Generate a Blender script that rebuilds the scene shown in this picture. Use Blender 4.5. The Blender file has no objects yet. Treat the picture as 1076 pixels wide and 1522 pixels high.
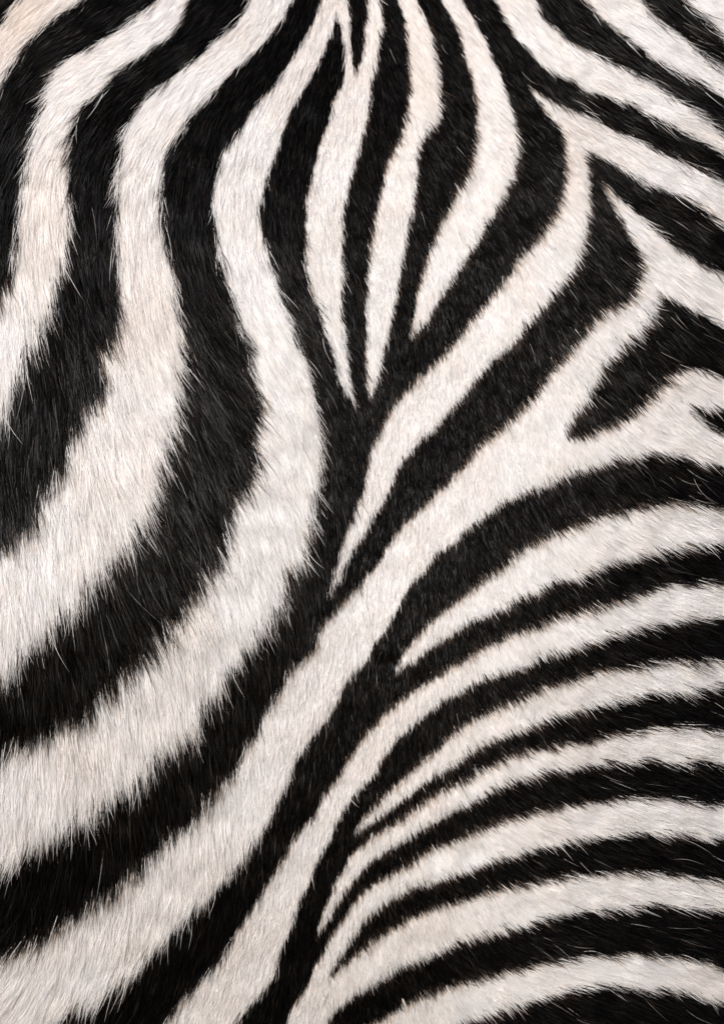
import bpy, math
import numpy as np
from mathutils import Vector

rng = np.random.default_rng(7)
R = math.radians

# ------------------------------------------------------------------ camera, sky, sun, exposure
W, H = 1076.0, 1522.0            # the coat chart is laid out in these units
S = 0.36 / W                     # metres per unit
ZC = 1.10                        # height of the shoulder above the ground
DIST = 1.0
scene = bpy.context.scene
cam_d = bpy.data.cameras.new("camera")
cam = bpy.data.objects.new("camera", cam_d)
scene.collection.objects.link(cam)
cam.location = (0, -DIST, ZC)
cam.rotation_euler = (R(90), 0, 0)
cam_d.sensor_width = 36
cam_d.lens = 36 * DIST / (H * S)
cam_d.clip_start = 0.01
cam_d.clip_end = 200
scene.camera = cam

SUN_EL, SUN_AZ = R(25), R(-20)   # azimuth measured from behind the camera, negative to the left
sdir = Vector((math.sin(SUN_AZ) * math.cos(SUN_EL), -math.cos(SUN_AZ) * math.cos(SUN_EL), math.sin(SUN_EL)))
world = bpy.data.worlds.new("World")
scene.world = world
world.use_nodes = True
wn = world.node_tree
sky = wn.nodes.new("ShaderNodeTexSky")
sky.sky_type = 'NISHITA'
sky.sun_disc = False
sky.sun_elevation = SUN_EL
sky.sun_rotation = math.atan2(sdir.x, sdir.y)
sky.air_density = 0.7
sky.dust_density = 2.0
sky.ozone_density = 0.6
wn.nodes["Background"].inputs["Strength"].default_value = 0.10
wn.links.new(sky.outputs[0], wn.nodes["Background"].inputs["Color"])
sun_d = bpy.data.lights.new("sun", 'SUN')
sun_d.energy = 2.0
sun_d.angle = R(13)
sun_d.color = (1.0, 0.98, 0.96)
sun = bpy.data.objects.new("sun", sun_d)
scene.collection.objects.link(sun)
sun.rotation_euler = sdir.to_track_quat('Z', 'Y').to_euler()
sun.location = sdir * 5
scene.view_settings.view_transform = 'Standard'
scene.view_settings.look = 'None'
scene.view_settings.gamma = 1
scene.view_settings.exposure = 0.70
scene.cycles.max_bounces = 10
scene.cycles.transmission_bounces = 8
scene.cycles.glossy_bounces = 6
scene.cycles.diffuse_bounces = 6

# ------------------------------------------------------------------ the chart of the white stripes
# every white stripe: a closed outline, "x,y" pairs in chart units
OUT = {}
def P(name, *edges):
    pts = []
    for e, rev in edges:
        v = [tuple(float(t) for t in p.split(',')) for p in e.split()]
        if rev: v = v[::-1]
        pts.append(v)
    OUT[name] = pts

P('s1', ("170,-125 80,-50 22,3 8,22 0,38 -40,100 -125,190", 0),
        ("290,-125 200,-50 123,0 74,35 48,56 31,78 15,104 0,127 -40,200 -125,300", 1))
P('s2', ("380,-125 290,-40 227,4 197,28 164,56 130,74 100,95 78,119 65,149 54,186 46,216 39,253 35,279 32,316 27,353 26,387 19,421 7,439 0,465 -30,520 -80,600 -125,690", 0),
        ("430,-125 340,-50 281,0 260,37 242,59 208,86 175,112 158,134 138,151 115,165 106,190 102,216 100,253 99,290 100,327 104,360 98,398 87,436 82,462 76,488 61,525 46,543 37,558 22,573 17,603 7,625 0,640 -40,720 -125,830", 1))
P('s3', ("430,-125 395,-45 368,2 353,33 320,63 283,97 257,115 238,130 219,149 201,164 188,190 178,216 173,253 172,290 172,327 173,360 177,387 182,421 182,447 177,473 175,499 169,528 158,551 160,580 149,603 130,625 119,647 108,670 104,699 85,733 61,756 56,782 45,797 19,815 0,830 -50,850 -125,870", 0),
        ("490,-125 460,-50 436,2 419,30 398,58 372,86 346,112 327,130 305,156 283,175 260,212 245,238 240,260 242,297 245,335 249,369 260,406 266,436 270,473 273,510 277,536 277,573 273,610 268,636 264,655 257,685 245,711 238,733 227,767 206,800 193,819 164,860 149,878 115,908 89,930 67,957 48,975 22,990 7,1009 0,1015 -50,1035 -125,1060", 1))
P('s4', ("500,-125 490,-50 478,2 465,37 450,67 428,97 406,130 381,160 357,195 335,227 327,253 320,283 316,316 322,355 331,395 336,424 350,452 357,488 370,520 381,565 390,590 387,629 382,666 382,707 368,737 353,763 344,804 331,845 309,867 290,897 268,919 257,945 230,968 208,990 186,1009 178,1032 152,1042 134,1068 112,1079 85,1094 67,1109 37,1119 19,1126 0,1132 -60,1145 -125,1150", 0),
        ("505,-125 503,-20 499,22 493,48 480,82 469,108 450,138 437,164 424,193 415,219 406,238 396,268 387,297 385,323 391,357 406,398 417,443 432,476 447,517 462,554 469,588 478,621 484,655 480,685 479,710 475,748 469,782 456,797 458,823 439,849 428,867 421,908 406,930 387,953 369,979 349,997 331,1038 309,1053 297,1083 279,1104 257,1122 234,1141 219,1163 190,1178 160,1200 149,1215 123,1234 97,1245 74,1264 48,1278 30,1290 7,1297 0,1305 -60,1330 -125,1350", 1))
P('s5', ("503,-125 501,-20 499,22 508,48 514,74 514,108 510,130 495,156 488,186 476,216 471,242 463,271 456,301 454,335 454,372 458,406 465,439 478,465 484,499 495,528 504,558 517,586 533,610", 0),
        ("578,-125 572,-40 567,2 573,37 566,67 562,97 554,130 551,160 543,193 536,223 525,260 515,297 510,335 510,372 510,424 510,465 513,499 517,536 521,570 530,602", 1),
        ("552,-125 548,-50 547,2 545,45 543,74 538,97 533,114", 0),
        ("522,-125 520,-50 518,2 521,45 523,74 527,97 531,112", 1))
P('s6', ("580,-125 585,-50 592,2 603,30 606,59 610,93 612,123 610,152 606,178 599,208 584,234 573,260 567,290 560,320 554,355 547,398 545,443 544,484 545,528 545,558 546,580 549,595", 0),
        ("595,-125 605,-50 620,2 634,30 644,59 651,97 655,123 657,149 655,175 644,190 629,212 623,238 620,268 616,305 610,338 603,368 599,390 593,421 588,450 582,484 574,510 568,540 561,566 552,592", 1))
P('s7', ("615,-125 640,-50 657,2 673,30 685,59 696,93 705,119 709,149 711,186 709,223 701,253 686,283 673,309 659,335 647,361 634,398 625,424 619,450 616,476 608,502", 0),
        ("635,-125 665,-45 691,4 709,37 732,78 743,108 756,138 763,167 771,201 773,223 767,257 756,283 743,309 724,335 712,360 696,383 677,413 659,439 644,465 629,488 611,504", 1))
P('s8', ("670,-125 705,-50 735,2 750,30 765,56 788,78 810,100 832,115 862,130 899,145 944,160 988,182 1029,204 1076,230 1140,265 1200,290", 0),
        ("755,-125 780,-45 799,4 810,30 832,52 862,71 899,89 936,108 973,126 1011,149 1037,167 1076,197 1140,235 1200,262", 1))
P('s9', ("790,-125 825,-60 869,2 892,26 918,48 944,67 973,89 1011,108 1048,128 1076,145 1140,180 1200,212", 0),
        ("885,-125 915,-60 955,2 973,26 1003,48 1029,71 1055,89 1076,100 1140,135 1200,165", 1))
P('s10', ("945,-125 985,-50 1022,2 1044,22 1063,41 1076,56 1140,95 1200,130", 0),
         ("1020,-125 1060,-50 1100,-5 1150,30 1200,65", 1))
P('s11', ("788,132 802,152 817,175 836,193 841,223 845,253 840,283 834,309 817,340 797,365 772,390 758,413 739,434 721,458 704,480 685,503 662,528 640,551 618,573 595,595 577,618 566,644 554,666 547,688 541,718 536,741 525,767 514,797 506,823 499,849 492,873 489,886", 0),
         ("877,228 875,253 877,279 879,309 875,335 871,360 866,383 851,409 832,432 817,450 799,469 780,490 770,508 748,526 722,549 706,571 687,593 666,614 647,640 625,659 610,677 595,692 586,712 573,744 551,774 543,800 525,823 510,849 499,871 490,888", 1),
         ("877,228 906,242 936,260 966,275 996,290 1025,297 1051,316 1076,338 1140,375 1200,405", 0),
         ("788,131 817,149 851,167 884,182 914,197 951,212 988,230 1025,245 1051,260 1076,275 1140,310 1200,335", 1))
P('s12', ("901,279 906,294 918,316 929,335 940,358 953,380 959,397 953,421 944,447 918,462 892,476 873,499 858,521 836,543 817,562 795,595 776,614 750,635 723,661 697,687 668,718 640,746 607,778 580,808 566,834 547,860 521,886 499,912 480,938 473,964 454,986 432,1005 417,1031 398,1057 383,1090 372,1104 357,1133 349,1156 327,1174 312,1197 294,1215 275,1238 253,1252 230,1271 219,1293 201,1312 178,1323 160,1342 141,1353 115,1371 89,1383 67,1397 45,1412 15,1423 0,1431 -60,1450 -125,1465", 0),
         ("1200,740 1140,715 1076,696 1048,690 1011,681 981,677 955,681 918,688 884,699 862,704 834,716 802,730 774,739 748,753 723,769 696,787 673,812 647,826 632,849 614,867 595,897 584,923 566,945 554,964 540,990 521,1012 510,1027 499,1053 480,1079 461,1102 445,1130 432,1156 421,1182 406,1212 397,1235 375,1262 357,1286 335,1308 320,1330 297,1356 268,1383 253,1405 223,1427 204,1453 182,1472 160,1490 130,1501 100,1520 40,1560 -40,1600 -125,1630", 1),
         ("1200,620 1140,590 1076,564 1040,554 1018,554 1003,566 985,580 970,599 947,618 929,629 899,644 869,655 842,656", 0),
         ("985,444 973,474 951,499 936,510 918,532 903,547 895,566 880,580 873,607 858,618 840,650", 1),
         ("985,443 996,443 1018,454 1048,469 1076,487 1140,520 1200,550", 0),
         ("901,278 921,297 944,316 970,338 998,360 1022,377 1040,389 1063,402 1076,410 1140,440 1200,468", 1))
P('s14', ("588,999 603,971 625,942 647,923 675,901 700,882 726,862 754,845 773,826 802,812 832,797 862,785 899,772 936,763 973,754 1011,752 1048,754 1076,758 1140,768 1200,785", 0),
         ("592,1001 618,983 647,960 672,947 695,930 723,919 750,908 773,893 802,884 825,871 854,864 884,852 906,841 936,834 966,826 1003,819 1033,813 1076,806 1140,806 1200,815", 1))
P('s15', ("190,1635 225,1560 257,1516 271,1494 294,1475 316,1449 338,1416 357,1386 377,1355 393,1328 409,1301 428,1267 443,1241 469,1215 480,1189 499,1163 517,1133 538,1101 562,1075 584,1057 610,1035 640,1016 670,997 698,982 724,967 765,947 799,938 832,923 862,916 892,906 921,897 951,886 988,877 1033,871 1076,870 1140,872 1200,880", 0),
         ("290,1635 330,1560 357,1520 372,1498 391,1475 409,1449 417,1416 432,1379 443,1345 458,1316 473,1282 488,1256 502,1226 514,1200 536,1174 558,1152 569,1130 592,1102 607,1090 625,1072 647,1053 668,1038 696,1025 721,1014 750,1003 780,995 806,982 836,971 862,964 899,955 929,945 958,938 988,930 1018,927 1048,921 1076,919 1140,920 1200,928", 1))
P('s16', ("528,1240 543,1215 566,1193 588,1171 610,1152 636,1130 662,1107 690,1084 717,1069 743,1057 780,1042 817,1027 854,1016 892,1005 929,997 966,990 1003,986 1040,983 1076,983 1140,985 1200,990", 0),
         ("532,1241 558,1223 577,1208 602,1191 624,1172 653,1156 675,1142 701,1123 728,1108 752,1098 780,1090 802,1079 832,1068 862,1061 892,1051 914,1046 951,1040 981,1031 1011,1031 1040,1027 1076,1020 1140,1020 1200,1025", 1))
P('s17', ("469,1392 478,1360 488,1338 499,1316 514,1290 528,1271 551,1252 569,1238 593,1225 619,1207 645,1189 673,1174 701,1160 726,1146 758,1132 788,1122 825,1115 862,1106 884,1102 914,1097 960,1090 1010,1086 1076,1085 1140,1088 1200,1095", 0),
         ("473,1391 488,1368 499,1349 514,1330 525,1312 543,1293 562,1278 584,1264 607,1249 633,1234 662,1217 690,1202 722,1184 750,1172 780,1163 810,1152 840,1146 869,1141 899,1137 936,1135 973,1132 1011,1133 1048,1135 1076,1137 1140,1145 1200,1155", 1))
P('s18', ("385,1635 410,1560 428,1520 443,1490 458,1464 465,1442 480,1420 491,1394 502,1379 517,1356 536,1334 558,1319 580,1304 607,1290 636,1271 666,1260 692,1248 722,1236 765,1223 799,1212 832,1202 869,1197 906,1193 936,1189 973,1189 1011,1191 1048,1195 1076,1199 1140,1212 1200,1230", 0),
         ("430,1635 465,1560 488,1520 499,1505 517,1490 536,1479 554,1468 577,1453 595,1442 621,1433 644,1423 670,1410 700,1402 732,1392 762,1384 791,1377 825,1368 854,1360 888,1357 921,1353 958,1349 996,1351 1033,1357 1076,1360 1140,1378 1200,1398", 1),
         ("486,1456 499,1449 517,1433 536,1416 558,1401 580,1386 607,1371 633,1360 662,1351 694,1342 735,1330 769,1323 802,1314 836,1308 869,1303 906,1299 944,1299 981,1301 1011,1304 1048,1308 1076,1314 1140,1335 1200,1358", 0),
         ("487,1454 506,1423 517,1409 528,1390 543,1368 566,1353 588,1338 610,1323 640,1316 668,1307 698,1298 732,1284 762,1277 788,1269 817,1262 847,1252 884,1247 921,1243 958,1238 996,1241 1033,1243 1076,1245 1140,1258 1200,1275", 1))
P('s20', ("450,1635 480,1590 530,1545 566,1520 588,1507 610,1496 640,1485 668,1473 700,1463 750,1451 788,1444 825,1436 862,1429 899,1425 936,1422 973,1423 1011,1427 1048,1435 1076,1440 1140,1470 1200,1505", 0),
         ("560,1635 590,1600 640,1560 698,1522 732,1511 762,1501 795,1494 825,1485 854,1479 884,1472 914,1468 951,1472 985,1472 1018,1475 1048,1483 1076,1490 1140,1525 1200,1560", 1))
# stitch order: which edges follow one another round the outline
# (two-edge stripes: first edge, then the second backwards; the branching ones are cut into pieces)
def cr(pts, k=5):
    p = np.array(pts); q = np.vstack([2 * p[0] - p[1], p, 2 * p[-1] - p[-2]])
    out = []
    t = np.linspace(0, 1, k, endpoint=False)[:, None]
    for i in range(1, len(q) - 2):
        a, b, c, d = q[i - 1], q[i], q[i + 1], q[i + 2]
        out.append(0.5 * (2 * b + (c - a) * t + (2 * a - 5 * b + 4 * c - d) * t ** 2 + (3 * b - a - 3 * c + d) * t ** 3))
    out.append(p[-1:])
    return np.vstack(out)

def edge(name, i, rev):
    v = OUT[name][i]
    return cr(v[::-1] if rev else v)

# P() stored the reversed edges already reversed
polys = {}
for n, e in OUT.items():
    if len(e) == 2:
        polys[n] = np.vstack([cr(e[0]), cr(e[1])])
E = {n: [cr(x) for x in e] for n, e in OUT.items()}
s5 = E['s5']   # left edge down, right edge up, wedge right edge down, wedge left edge up
polys['s5'] = np.vstack([s5[0], s5[1], s5[2], s5[3]])
s11 = E['s11']  # left edge down, right edge up to the notch, notch outwards, upper edge back
polys['s11'] = np.vstack([s11[0], s11[1], s11[2], s11[3]])
s12 = E['s12']
polys['s12'] = np.vstack([s12[0], s12[1][::1], s12[2], s12[3], s12[4], s12[5]])
s18 = E['s18']
polys['s18'] = np.vstack([s18[0], s18[3], s18[2], s18[1]])

DART = cr([(1030, 605), (1055, 607), (1085, 608), (1140, 622), (1200, 640), (1200, 690), (1140, 676), (1085, 650), (1060, 638), (1044, 624), (1030, 605)])

# ------------------------------------------------------------------ raster of the chart (id of the stripe at each place)
M0 = 118.0                       # margin of coat beyond the picture
CELL = 1.5
gx = np.arange(-M0, W + M0, CELL); gy = np.arange(-M0, H + M0, CELL)
NX, NY = len(gx), len(gy)
ids = np.zeros((NY, NX), np.int16)
def fill(poly, val):
    x, y = poly[:, 0], poly[:, 1]
    x2, y2 = np.roll(x, -1), np.roll(y, -1)
    for j in range(NY):
        yy = gy[j] + 0.013
        m = (y > yy) != (y2 > yy)
        if not m.any(): continue
        xs = np.sort(x[m] + (yy - y[m]) / (y2[m] - y[m]) * (x2[m] - x[m]))
        for a, b in zip(xs[0::2], xs[1::2]):
            i0 = int(np.ceil((a - gx[0]) / CELL)); i1 = int(np.floor((b - gx[0]) / CELL))
            if i1 >= 0 and i0 < NX:
                ids[j, max(i0, 0):min(i1, NX - 1) + 1] = val
names = {}
for k, (n, p) in enumerate(polys.items(), 1):
    fill(p, k); names[k] = 'white_stripe'
NWHITE = len(polys)
fill(DART, 0)
# connected dark bands
STEP = 3
lo = ids[::STEP, ::STEP]
lab = np.zeros(lo.shape, np.int32)
nid = NWHITE
for j0 in range(lo.shape[0]):
    for i0 in range(lo.shape[1]):
        if lo[j0, i0] or lab[j0, i0]: continue
        nid += 1
        st = [(j0, i0)]; lab[j0, i0] = nid; cnt = 0
        while st:
            j, i = st.pop(); cnt += 1
            for a, b in ((j + 1, i), (j - 1, i), (j, i + 1), (j, i - 1)):
                if 0 <= a < lo.shape[0] and 0 <= b < lo.shape[1] and not lo[a, b] and not lab[a, b]:
                    lab[a, b] = nid; st.append((a, b))
        if cnt < 25:
            lab[lab == nid] = -1; nid -= 1
big = np.repeat(np.repeat(lab, STEP, 0), STEP, 1)[:NY, :NX]
# spread labels so every dark cell has one
for _ in range(14):
    need = (ids == 0) & (big <= 0)
    if not need.any(): break
    for ax, s in ((0, 1), (0, -1), (1, 1), (1, -1)):
        sh = np.roll(big, s, ax)
        m = (ids == 0) & (big <= 0) & (sh > 0)
        big[m] = sh[m]
big[big <= 0] = NWHITE + 1
ids = np.where(ids == 0, big, ids)
for k in range(NWHITE + 1, nid + 1): names[k] = 'black_stripe'

def lookup(x, y):
    i = np.clip(np.round((x - gx[0]) / CELL).astype(int), 0, NX - 1)
    j = np.clip(np.round((y - gy[0]) / CELL).astype(int), 0, NY - 1)
    return ids[j, i]

# ------------------------------------------------------------------ lay of the hair: x, y, direction (0 right, 90 down), length
LAY = """30,60,118,50 60,20,140,45 170,60,150,45 200,110,143,48 280,60,148,45 370,50,140,42 130,90,148,48 60,170,112,52 90,150,122,50 20,200,105,60
50,300,92,58 105,300,68,60 30,400,82,68 90,440,57,68 20,560,95,75 230,170,125,50 230,240,98,52 250,340,66,55 165,270,103,55 190,420,80,60 270,450,60,62 290,560,52,68
170,540,76,66 240,640,60,70 130,700,78,75 270,730,56,72 100,800,83,80 40,900,86,82 200,850,62,78 150,900,74,80 100,960,82,80 30,1000,93,80 300,760,60,70 250,960,74,72
200,1050,79,72 100,1150,86,78 300,1000,75,68 350,950,68,64 400,850,63,62 430,760,60,60 430,660,60,56 440,560,53,54 400,450,57,52 370,350,72,48 350,260,95,44 380,180,113,42
430,110,115,36 470,50,108,34 500,100,93,28 620,100,52,32 600,40,52,32 550,40,62,28 500,170,92,28 450,230,103,30 480,300,88,32 540,250,72,28 700,200,48,32 720,260,52,32
690,330,62,30 640,400,72,28 600,450,76,28 660,230,58,28 700,420,78,26 580,560,84,26 560,450,84,30 500,480,72,36 520,560,64,36 480,500,58,42 450,430,54,46 820,190,42,36
900,60,30,44 760,60,48,36 860,120,28,46 1000,200,24,56 850,220,42,34 870,300,48,36 800,330,58,30 830,420,55,34 770,480,68,30 720,560,76,28 900,360,45,34 960,330,30,46
1000,480,30,46 960,480,34,42 930,520,46,40 890,600,58,34 860,640,62,34 900,640,45,38 980,560,32,44 1050,620,26,48 800,680,72,32 700,700,80,28 640,640,82,26 600,700,90,26
560,700,94,28 540,800,97,28 480,820,82,40 450,950,78,40 500,950,100,30 430,1040,100,34 560,850,100,26 620,780,90,26 700,780,80,28 750,750,74,30 820,730,58,34 900,710,34,46
980,700,24,50 1050,760,18,52 880,790,34,42 800,830,52,34 720,880,70,28 650,920,84,26 600,970,95,26 700,950,76,27 800,920,50,34 900,880,28,44 1000,860,16,50 1040,930,16,50
900,960,26,44 1000,1060,20,50 760,1020,55,32 680,1050,75,27 600,1080,90,26 540,1150,97,27 480,1200,102,29 560,1220,82,26 640,1180,70,26 720,1150,52,32 800,1140,32,40
900,1130,18,46 1000,1120,16,50 420,1200,96,38 380,1100,90,42 300,1150,82,56 200,1200,86,66 100,1250,94,74 30,1300,106,74 300,1300,94,56 200,1400,101,60 100,1450,114,66
20,1480,128,66 350,1400,106,44 450,1350,106,32 420,1450,110,36 500,1300,102,28 480,1450,104,30 550,1400,78,28 600,1300,76,26 650,1250,66,27 700,1240,50,32 800,1220,25,42
900,1210,15,48 1000,1220,18,50 700,1350,50,32 620,1400,66,30 540,1480,78,30 700,1450,44,36 800,1330,24,42 900,1320,18,48 1000,1330,23,50 800,1430,22,44 900,1430,18,48
1000,1450,28,50 1040,1380,28,50 1000,30,32,52 1050,100,28,56 1040,330,27,52 250,1500,108,56 900,1510,24,50 700,60,52,30 660,120,52,30 740,140,50,32"""
L = np.array([[float(t) for t in p.split(',')] for p in LAY.split()])
GS = 12.0
cx_ = np.arange(-M0 - 24, W + M0 + 48, GS); cy_ = np.arange(-M0 - 24, H + M0 + 48, GS)
CX, CY = np.meshgrid(cx_, cy_)
fx = np.zeros_like(CX); fy = np.zeros_like(CX); fl = np.zeros_like(CX); fw = np.zeros_like(CX)
for x, y, a, l in L:
    d2 = (CX - x) ** 2 + (CY - y) ** 2
    w = 1.0 / (d2 + 900.0) ** 1.8
    fx += w * math.cos(R(a)); fy += w * math.sin(R(a)); fl += w * l; fw += w
fx /= fw; fy /= fw; fl /= fw
for _ in range(18):                # even out the joins between the marks
    for f in (fx, fy, fl):
        f[1:-1] = 0.25 * f[:-2] + 0.5 * f[1:-1] + 0.25 * f[2:]
        f[:, 1:-1] = 0.25 * f[:, :-2] + 0.5 * f[:, 1:-1] + 0.25 * f[:, 2:]
def bil(f, x, y):
    u = np.clip((x - cx_[0]) / GS, 0, len(cx_) - 1.001); v = np.clip((y - cy_[0]) / GS, 0, len(cy_) - 1.001)
    i = u.astype(int); j = v.astype(int); a = u - i; b = v - j
    return (f[j, i] * (1 - a) + f[j, i + 1] * a) * (1 - b) + (f[j + 1, i] * (1 - a) + f[j + 1, i + 1] * a) * b

class Noise:                      # smooth value noise on the chart
    def __init__(s, scale, seed):
        s.sc = scale; s.t = np.random.default_rng(seed).standard_normal((256, 256))
    def __call__(s, x, y):
        u = x / s.sc + 100; v = y / s.sc + 100
        i = np.floor(u).astype(int); j = np.floor(v).astype(int); a = u - i; b = v - j
        a = a * a * (3 - 2 * a); b = b * b * (3 - 2 * b)
        t = s.t; i0 = i % 256; i1 = (i + 1) % 256; j0 = j % 256; j1 = (j + 1) % 256
        return (t[j0, i0] * (1 - a) + t[j0, i1] * a) * (1 - b) + (t[j1, i0] * (1 - a) + t[j1, i1] * a) * b
n_big, n_mid, n_fine, n_tan, n_len, n_warp, n_warp2 = Noise(90, 1), Noise(26, 2), Noise(9, 3), Noise(70, 4), Noise(34, 5), Noise(14, 6), Noise(14, 8)

# ------------------------------------------------------------------ the body under the coat
CAMP = np.array([0.0, -DIST, ZC])
def bulge(x, y):                  # how far the flank falls away from the camera, metres
    X = (x - W / 2) * S; Z = -(y - H / 2) * S
    r = X ** 2 / (2 * 0.85) + (Z - 0.02) ** 2 / (2 * 0.75)
    q = np.clip(-Z - 0.05, 0, None) * np.clip(0.10 - X, 0, None)
    r += 1.1 * q * 0.5
    r += 0.010 * (X / 0.18) ** 4 + 0.010 * (Z / 0.255) ** 4
    r += 0.0022 * np.sin(X * 21 + 1.0) * np.cos(Z * 17 - 0.6)
    r -= 0.0004 * n_mid(x, y) * 1.0
    r += 0.004 * np.exp(-((X + 0.005) / 0.022) ** 2) * np.exp(-((Z - 0.02) / 0.07) ** 2)
    return r
def surf(x, y, h=0.0):            # chart -> space; h = height above the skin, metres
    q = np.stack([(x - W / 2) * S, np.zeros_like(x), ZC - (y - H / 2) * S], -1)
    d = q - CAMP
    d /= d[..., 1:2]
    return q + d * (bulge(x, y) - h)[..., None]

def mat(name):
    m = bpy.data.materials.new(name); m.use_nodes = True
    m.node_tree.nodes.clear()
    return m, m.node_tree

m_skin, t = mat("zebra skin")
o = t.nodes.new("ShaderNodeOutputMaterial"); b = t.nodes.new("ShaderNodeBsdfPrincipled")
nz = t.nodes.new("ShaderNodeTexNoise"); nz.inputs["Scale"].default_value = 300
rp = t.nodes.new("ShaderNodeValToRGB")
rp.color_ramp.elements[0].color = (0.012, 0.01, 0.009, 1); rp.color_ramp.elements[1].color = (0.04, 0.033, 0.03, 1)
t.links.new(nz.outputs[0], rp.inputs[0]); t.links.new(rp.outputs[0], b.inputs["Base Color"])
b.inputs["Roughness"].default_value = 0.8
t.links.new(b.outputs[0], o.inputs[0])

def under(name, c0, c1):
    m, t = mat(name)
    o = t.nodes.new("ShaderNodeOutputMaterial"); b = t.nodes.new("ShaderNodeBsdfPrincipled")
    nz = t.nodes.new("ShaderNodeTexNoise"); nz.inputs["Scale"].default_value = 900; nz.inputs["Detail"].default_value = 4
    rp = t.nodes.new("ShaderNodeValToRGB")
    rp.color_ramp.elements[0].color = c0; rp.color_ramp.elements[1].color = c1
    t.links.new(nz.outputs[0], rp.inputs[0]); t.links.new(rp.outputs[0], b.inputs["Base Color"])
    b.inputs["Roughness"].default_value = 0.9; b.inputs["Specular IOR Level"].default_value = 0.1
    t.links.new(b.outputs[0], o.inputs[0])
    return m
m_uw = under("pale undercoat", (0.62, 0.57, 0.53, 1), (0.80, 0.76, 0.72, 1))
m_ub = under("black undercoat", (0.004, 0.004, 0.004, 1), (0.014, 0.012, 0.012, 1))

def black_mat(name):
    m, t = mat(name)
    o = t.nodes.new("ShaderNodeOutputMaterial")
    at = t.nodes.new("ShaderNodeAttribute"); at.attribute_name = "tint"
    b = t.nodes.new("ShaderNodeBsdfHairPrincipled")
    b.model = 'CHIANG'; b.parametrization = 'COLOR'
    t.links.new(at.outputs["Color"], b.inputs["Color"])
    b.inputs["Roughness"].default_value = 0.32
    b.inputs["Radial Roughness"].default_value = 0.4
    b.inputs["Random Roughness"].default_value = 0.3
    df = t.nodes.new("ShaderNodeBsdfDiffuse")
    t.links.new(at.outputs["Color"], df.inputs["Color"])
    gl = t.nodes.new("ShaderNodeAttribute"); gl.attribute_name = "gloss"
    mx = t.nodes.new("ShaderNodeMixShader")
    t.links.new(gl.outputs["Fac"], mx.inputs[0])
    t.links.new(df.outputs[0], mx.inputs[1]); t.links.new(b.outputs[0], mx.inputs[2])
    t.links.new(mx.outputs[0], o.inputs[0])
    return m
def hair_mat(name, rough, spec, trans):
    m, t = mat(name)
    o = t.nodes.new("ShaderNodeOutputMaterial")
    at = t.nodes.new("ShaderNodeAttribute"); at.attribute_name = "tint"
    b = t.nodes.new("ShaderNodeBsdfPrincipled")
    b.inputs["Roughness"].default_value = rough
    b.inputs["Specular IOR Level"].default_value = spec
    t.links.new(at.outputs["Color"], b.inputs["Base Color"])
    tr = t.nodes.new("ShaderNodeBsdfTranslucent")
    t.links.new(at.outputs["Color"], tr.inputs["Color"])
    mx = t.nodes.new("ShaderNodeMixShader"); mx.inputs[0].default_value = trans
    t.links.new(b.outputs[0], mx.inputs[1]); t.links.new(tr.outputs[0], mx.inputs[2])
    t.links.new(mx.outputs[0], o.inputs[0])
    return m
m_hw = hair_mat("white hair", 0.55, 0.12, 0.5)
m_hb = black_mat("black hair")

def link(o, parent=None):
    scene.collection.objects.link(o)
    if parent: o.parent = parent
    return o

GB = 6.0
bx = np.arange(-M0, W + M0 + 1, GB); by = np.arange(-M0, H + M0 + 1, GB)
nbx, nby = len(bx), len(by)
BX, BY = np.meshgrid(bx, by)
# trunk: front sheet, then a rounded rim running back into the animal
front = surf(BX, BY).reshape(-1, 3)
verts = [front]
faces = []
idx = np.arange(nbx * nby).reshape(nby, nbx)
fq = np.stack([idx[:-1, :-1], idx[1:, :-1], idx[1:, 1:], idx[:-1, 1:]], -1).reshape(-1, 4)
ring = np.concatenate([idx[0, :-1], idx[:-1, -1], idx[-1, :0:-1], idx[:0:-1, 0]])
rp0 = front[ring]
cen = rp0.mean(0)
prev = ring; base = len(front); extra = []
for k in range(1, 13):
    a = k / 12 * math.pi / 2
    rr = rp0.copy()
    rr[:, 0] = cen[0] + (rp0[:, 0] - cen[0]) * (0.25 + 0.75 * math.cos(a) ** 0.8 + 0.10 * math.sin(2 * a))
    rr[:, 2] = cen[2] + (rp0[:, 2] - cen[2]) * (0.25 + 0.75 * math.cos(a) ** 0.8 + 0.10 * math.sin(2 * a))
    rr[:, 1] = rp0[:, 1] + 0.30 * math.sin(a)
    cur = np.arange(base, base + len(ring)); base += len(ring)
    extra.append(rr)
    extra_f = np.stack([prev, np.roll(prev, -1), np.roll(cur, -1), cur], -1)
    faces.append(extra_f); prev = cur
allv = np.vstack([front] + extra + [np.array([[cen[0], rp0[:, 1].max() + 0.31, cen[2]]])])
tri = [(int(prev[i]), int(prev[(i + 1) % len(prev)]), base) for i in range(len(prev))]
me = bpy.data.meshes.new("zebra")
me.from_pydata(allv.tolist(), [], fq.tolist() + np.vstack(faces).tolist() + tri)
me.polygons.foreach_set("use_smooth", [True] * len(me.polygons))
me.materials.append(m_skin); me.update()
zebra = link(bpy.data.objects.new("zebra", me))
zebra["label"] = "zebra seen extremely close, black and white striped fur filling the whole picture"
zebra["category"] = "zebra"

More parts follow.
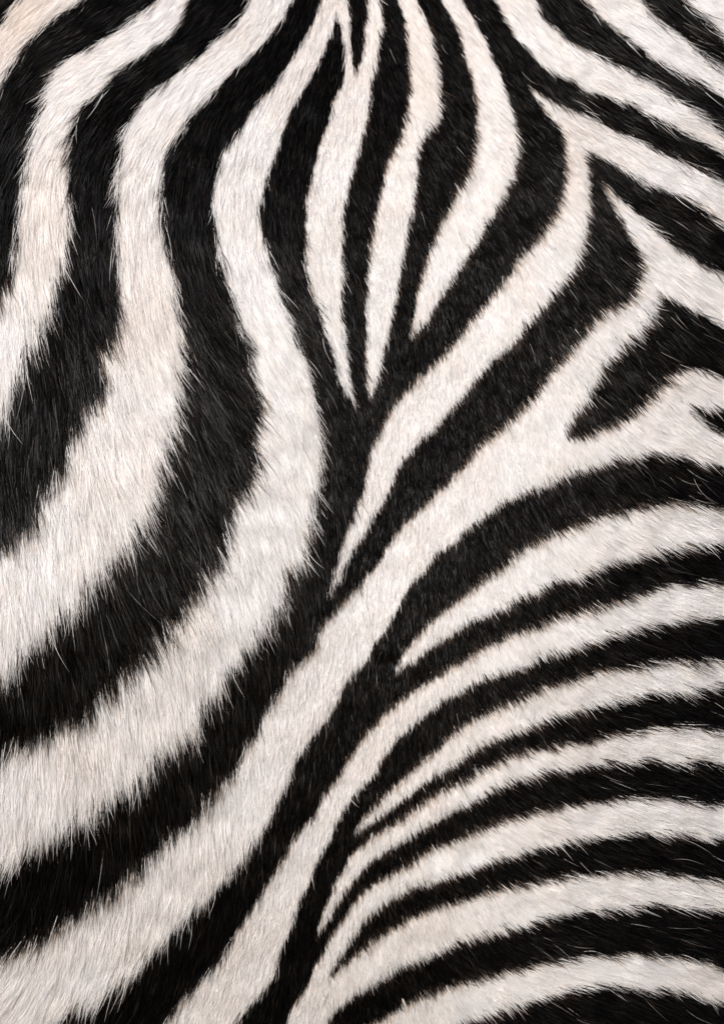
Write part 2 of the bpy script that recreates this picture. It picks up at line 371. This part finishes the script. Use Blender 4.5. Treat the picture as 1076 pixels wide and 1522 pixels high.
# ------------------------------------------------------------------ hairs
AR0, AR1, AR2, AR3 = -M0, W + M0, -M0, H + M0
def shape_hairs(x, y, guard):
    n = len(x)
    l0 = bil(fl, x, y); lb = l0 * (0.64 + 0.36 * np.clip((l0 - 28) / 22, 0, 1)); l0 = lb * (1 + 0.045 * n_len(x, y))
    # clumps: each hair leans to the tip of the nearest of a jittered set of centres
    cs = np.where(l0 > 45, 15.0, np.where(l0 > 30, 10.0, 7.0)) if not guard else 15.0 + 0 * l0
    best = np.full(n, 1e9); bxx = x.copy(); byy = y.copy(); bh = np.zeros(n)
    for di in (-1, 0, 1):
        for dj in (-1, 0, 1):
            i = np.floor(x / cs) + di; j = np.floor(y / cs) + dj
            h = (i * 374761393 + j * 668265263 + cs * 1013).astype(np.int64)
            h = (h ^ (h >> 13)) * 1274126177; h = h ^ (h >> 16)
            r1 = (h & 1023) / 1023.0; r2 = ((h >> 10) & 1023) / 1023.0; r3 = ((h >> 20) & 1023) / 1023.0
            px = (i + r1) * cs; py = (j + r2) * cs
            d = (px - x) ** 2 + (py - y) ** 2
            m = d < best
            best[m] = d[m]; bxx[m] = px[m]; byy[m] = py[m]; bh[m] = r3[m]
    vx = bil(fx, bxx, byy); vy = bil(fy, bxx, byy)
    ang = np.arctan2(vy, vx)
    a0 = np.arctan2(bil(fy, x, y), bil(fx, x, y)); vx0 = np.cos(a0); vy0 = np.sin(a0)
    ang = ang + 0.06 * n_big(x, y) + 0.05 * n_mid(x, y) + 0.08 * (bh - 0.5) * 2
    if guard:
        ang = ang + rng.normal(0, 0.14, n)
        ln = l0 * rng.uniform(0.95, 1.5, n)
    else:
        ang = ang + rng.normal(0, 0.085, n)
        ln = l0 * np.clip(0.92 + rng.normal(0, 1, n) * np.where(l0 > 45, 0.15, 0.11), 0.45, 1.35) * (1 + 0.25 * (bh - 0.5) * np.clip((l0 - 15) / 40, 0.25, 1))
    # where the tip lands
    tx = x + np.cos(ang) * ln; ty = y + np.sin(ang) * ln
    pull = (0.0 if guard else 1.0) * rng.uniform(0.05, 0.5, n) * np.clip(l0 / 55, 0.35, 1)
    ctx = bxx + np.cos(ang) * ln; cty = byy + np.sin(ang) * ln
    tx += (ctx - tx) * pull; ty += (cty - ty) * pull
    bend = rng.normal(0, 0.05 if not guard else 0.06, n) * ln
    return l0, ln, tx, ty, bend, bh, x + vx0 * lb, y + vy0 * lb

def colour_id(x, y, tx, ty, guard):
    f = 0.77 + rng.normal(0, 0.03, len(x))
    mx = x + (tx - x) * f + 0.8 * n_warp(x, y); my = y + (ty - y) * f + 0.8 * n_warp2(x, y)
    return lookup(mx, my), mx, my

def field(kx, ky, ktx, kty, kbend, ln, lift, npt=5):
    t = np.linspace(0, 1, npt)
    pts = []
    dx = ktx - kx; dy = kty - ky
    nl = np.sqrt(dx * dx + dy * dy) + 1e-6
    for k in t:
        s = k ** 0.92
        off = kbend * math.sin(math.pi * k) * 0.8
        X = kx + dx * s - dy / nl * off; Y = ky + dy * s + dx / nl * off
        h = lift * ln * S * (k ** 0.9) * (1 - 0.12 * k ** 3)
        pts.append(surf(X, Y, h))
    return np.stack(pts, 1)

allx = {}
def scatter(dens_k, guard):
    """roots spread over the coat, closer where the hair is shorter"""
    n = int((AR1 - AR0) * (AR3 - AR2) * dens_k)
    x = rng.uniform(AR0, AR1, n); y = rng.uniform(AR2, AR3, n)
    l = bil(fl, x, y)
    keep = rng.uniform(0, 1, n) < (26.0 / l) ** 0.8
    # in the outer margin the coat can be thinner: it is only there for other viewpoints
    out = np.maximum.reduce([-x, x - W, -y, y - H, np.zeros_like(x)])
    keep &= rng.uniform(0, 1, n) < np.where(out > 70, 0.5, 1.0)
    return x[keep], y[keep]

store = {k: [] for k in names}
def add_batch(dens, guard, rad, lift0, lift1):
    x, y = scatter(dens, guard)
    l0, ln, tx, ty, bend, bh, sx, sy = shape_hairs(x, y, guard)
    cid, mx, my = colour_id(x, y, sx, sy, guard)
    n = len(x)
    lf = rng.uniform(lift0, lift1, n) * (1 + 0.5 * (34 - np.clip(l0, 24, 44)) / 20) * (1 + 0.5 * (bh - 0.5) * np.clip((l0 - 30) / 25, 0, 1))
    pos = field(x, y, tx, ty, bend, ln, lf)
    white = cid <= NWHITE
    v = rng.normal(0, 1, n)
    # white hair: cream to faintly tan; black hair: near black with brown and grey strays
    tan = np.clip(0.12 + 0.07 * n_tan(mx, my) + 0.05 * n_mid(mx, my) + 0.14 * rng.normal(0, 1, n), 0, 1)
    tan = np.clip(tan + 0.55 * np.exp(-((mx - 20) ** 2 + (my - 10) ** 2) / 90 ** 2) + 0.22 * np.exp(-((mx - 620) ** 2 + (my - 70) ** 2) / 150 ** 2) + 0.18 * np.exp(-((mx - 850) ** 2 + (my - 230) ** 2) / 80 ** 2) + 0.18 * np.exp(-((mx - 210) ** 2 + (my - 480) ** 2) / 90 ** 2) + 0.25 * np.exp(-((mx - 60) ** 2 + (my - 330) ** 2) / 130 ** 2), 0, 1)
    cw = np.array([0.881, 0.8795, 0.889]); ct = np.array([0.80, 0.73, 0.68])
    colw = cw + (ct - cw) * tan[:, None]
    colw = colw * np.clip(1 + 0.06 * v + 0.07 * (bh - 0.5) - 0.25 * (rng.uniform(0, 1, n) < 0.015), 0.5, 1.08)[:, None]
    g = np.clip(rng.lognormal(0, 0.55, n), 0.3, 4)
    colb = np.array([0.0028, 0.0026, 0.0026]) * g[:, None]
    brown = rng.uniform(0, 1, n) < 0.07
    colb[brown] = np.array([0.020, 0.015, 0.012]) * rng.uniform(0.5, 1.4, (brown.sum(), 1))
    # at the join of two stripes some hairs are mixed brown
    k2 = lookup(mx + (tx - x) / ln * 7, my + (ty - y) / ln * 7) <= NWHITE
    k3 = lookup(mx - (tx - x) / ln * 7, my - (ty - y) / ln * 7) <= NWHITE
    edge_b = (~white) & (k2 | k3) & (rng.uniform(0, 1, n) < 0.5)
    colb[edge_b] = np.array([0.055, 0.037, 0.028]) * rng.uniform(0.3, 1.6, (edge_b.sum(), 1))
    edge_w = white & (~k3) & (rng.uniform(0, 1, n) < 0.45)
    colw[edge_w] *= np.array([0.80, 0.70, 0.62]) * rng.uniform(0.6, 1.0, (edge_w.sum(), 1))
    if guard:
        # a few stray guard hairs over the dark bands: glints put in as paler colour
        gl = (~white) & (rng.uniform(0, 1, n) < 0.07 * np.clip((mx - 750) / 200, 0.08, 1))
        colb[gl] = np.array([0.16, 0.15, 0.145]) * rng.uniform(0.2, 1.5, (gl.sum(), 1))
    col = np.where(white[:, None], colw, colb)
    gloss = np.clip(0.048 * (1 + 0.5 * np.clip((x - 750) / 150, 0, 1) + 1.0 * np.clip((650 - x) / 250, 0, 1) * np.clip((y - 120) / 200, 0, 1) + 0.5 * np.exp(-((x - 680) / 160) ** 2 - ((y - 750) / 380) ** 2)) * np.exp(1.2 * rng.normal(0, 1, n) + 1.1 * (bh * 2 - 1) + 0.35 * n_mid(x, y)) + (rng.uniform(0, 1, n) < 0.025) * 0.8, 0, 0.95)
    r = rad * S * rng.uniform(0.75, 1.25, n) * (0.85 + 0.3 * np.clip(l0 / 60, 0.4, 1.2))
    for k in store:
        m = cid == k
        if m.any(): store[k].append((pos[m], col[m], r[m], gloss[m]))

DENS = 0.40
add_batch(DENS, False, 0.50, 0.17, 0.24)
add_batch(0.010, True, 0.50, 0.26, 0.46)

PROFILE = np.array([1.0, 1.0, 0.85, 0.55, 0.08])
BXc = (BX[:-1, :-1] + GB / 2); BYc = (BY[:-1, :-1] + GB / 2)
lc = bil(fl, BXc, BYc); ax_, ay_ = bil(fx, BXc, BYc), bil(fy, BXc, BYc)
an = np.arctan2(ay_, ax_)
lc = lc * (0.64 + 0.36 * np.clip((lc - 28) / 22, 0, 1))
cell_id = lookup(BXc + np.cos(an) * lc * 0.74, BYc + np.sin(an) * lc * 0.74)

total = 0
for k, nm in names.items():
    if not store[k]: continue
    white = k <= NWHITE
    # undercoat: the dense wool next to the skin of this stripe, a layer of its own thickness
    mk = cell_id == k; comp = np.zeros(mk.shape, np.int32); nc = 0; sizes = [0]
    for j0, i0 in zip(*np.nonzero(mk)):
        if comp[j0, i0]: continue
        nc += 1; st = [(j0, i0)]; comp[j0, i0] = nc; cnt = 0
        while st:
            j, i = st.pop(); cnt += 1
            for a, b in ((j + 1, i), (j - 1, i), (j, i + 1), (j, i - 1)):
                if 0 <= a < mk.shape[0] and 0 <= b < mk.shape[1] and mk[a, b] and not comp[a, b]:
                    comp[a, b] = nc; st.append((a, b))
        sizes.append(cnt)
    if nc == 0: continue
    cj, ci = np.nonzero(comp == int(np.argmax(sizes)))
    if len(cj) < 4: continue
    q = np.stack([idx[cj, ci], idx[cj + 1, ci], idx[cj + 1, ci + 1], idx[cj, ci + 1]], -1)
    used, inv = np.unique(q, return_inverse=True)
    inv = inv.reshape(q.shape)
    ux, uy = BX.ravel()[used], BY.ravel()[used]
    me = bpy.data.meshes.new(nm)
    me.from_pydata(surf(ux, uy, 0.00014 + 0.00003 * n_fine(ux, uy)).tolist(), [], inv.tolist())
    me.polygons.foreach_set("use_smooth", [True] * len(me.polygons))
    me.materials.append(m_uw if white else m_ub); me.update()
    part = link(bpy.data.objects.new(nm, me), zebra)
    pos = np.concatenate([s[0] for s in store[k]]).astype(np.float32)
    col = np.concatenate([s[1] for s in store[k]])
    rad = np.concatenate([s[2] for s in store[k]])
    n = len(pos); total += n
    hc = bpy.data.hair_curves.new("hair")
    hc.add_curves([5] * n)
    hc.attributes["position"].data.foreach_set("vector", pos.reshape(-1))
    ra = hc.attributes.get("radius") or hc.attributes.new("radius", 'FLOAT', 'POINT')
    ra.data.foreach_set("value", (rad[:, None] * PROFILE[None]).astype(np.float32).reshape(-1))
    ta = hc.attributes.new("tint", 'FLOAT_COLOR', 'CURVE')
    ta.data.foreach_set("color", np.hstack([col, np.ones((n, 1))]).astype(np.float32).reshape(-1))
    ga = hc.attributes.new("gloss", 'FLOAT', 'CURVE')
    ga.data.foreach_set("value", np.concatenate([s[3] for s in store[k]]).astype(np.float32))
    hc.materials.append(m_hw if white else m_hb)
    link(bpy.data.objects.new("hair", hc), part)
print("hairs", total, "parts", len(names))
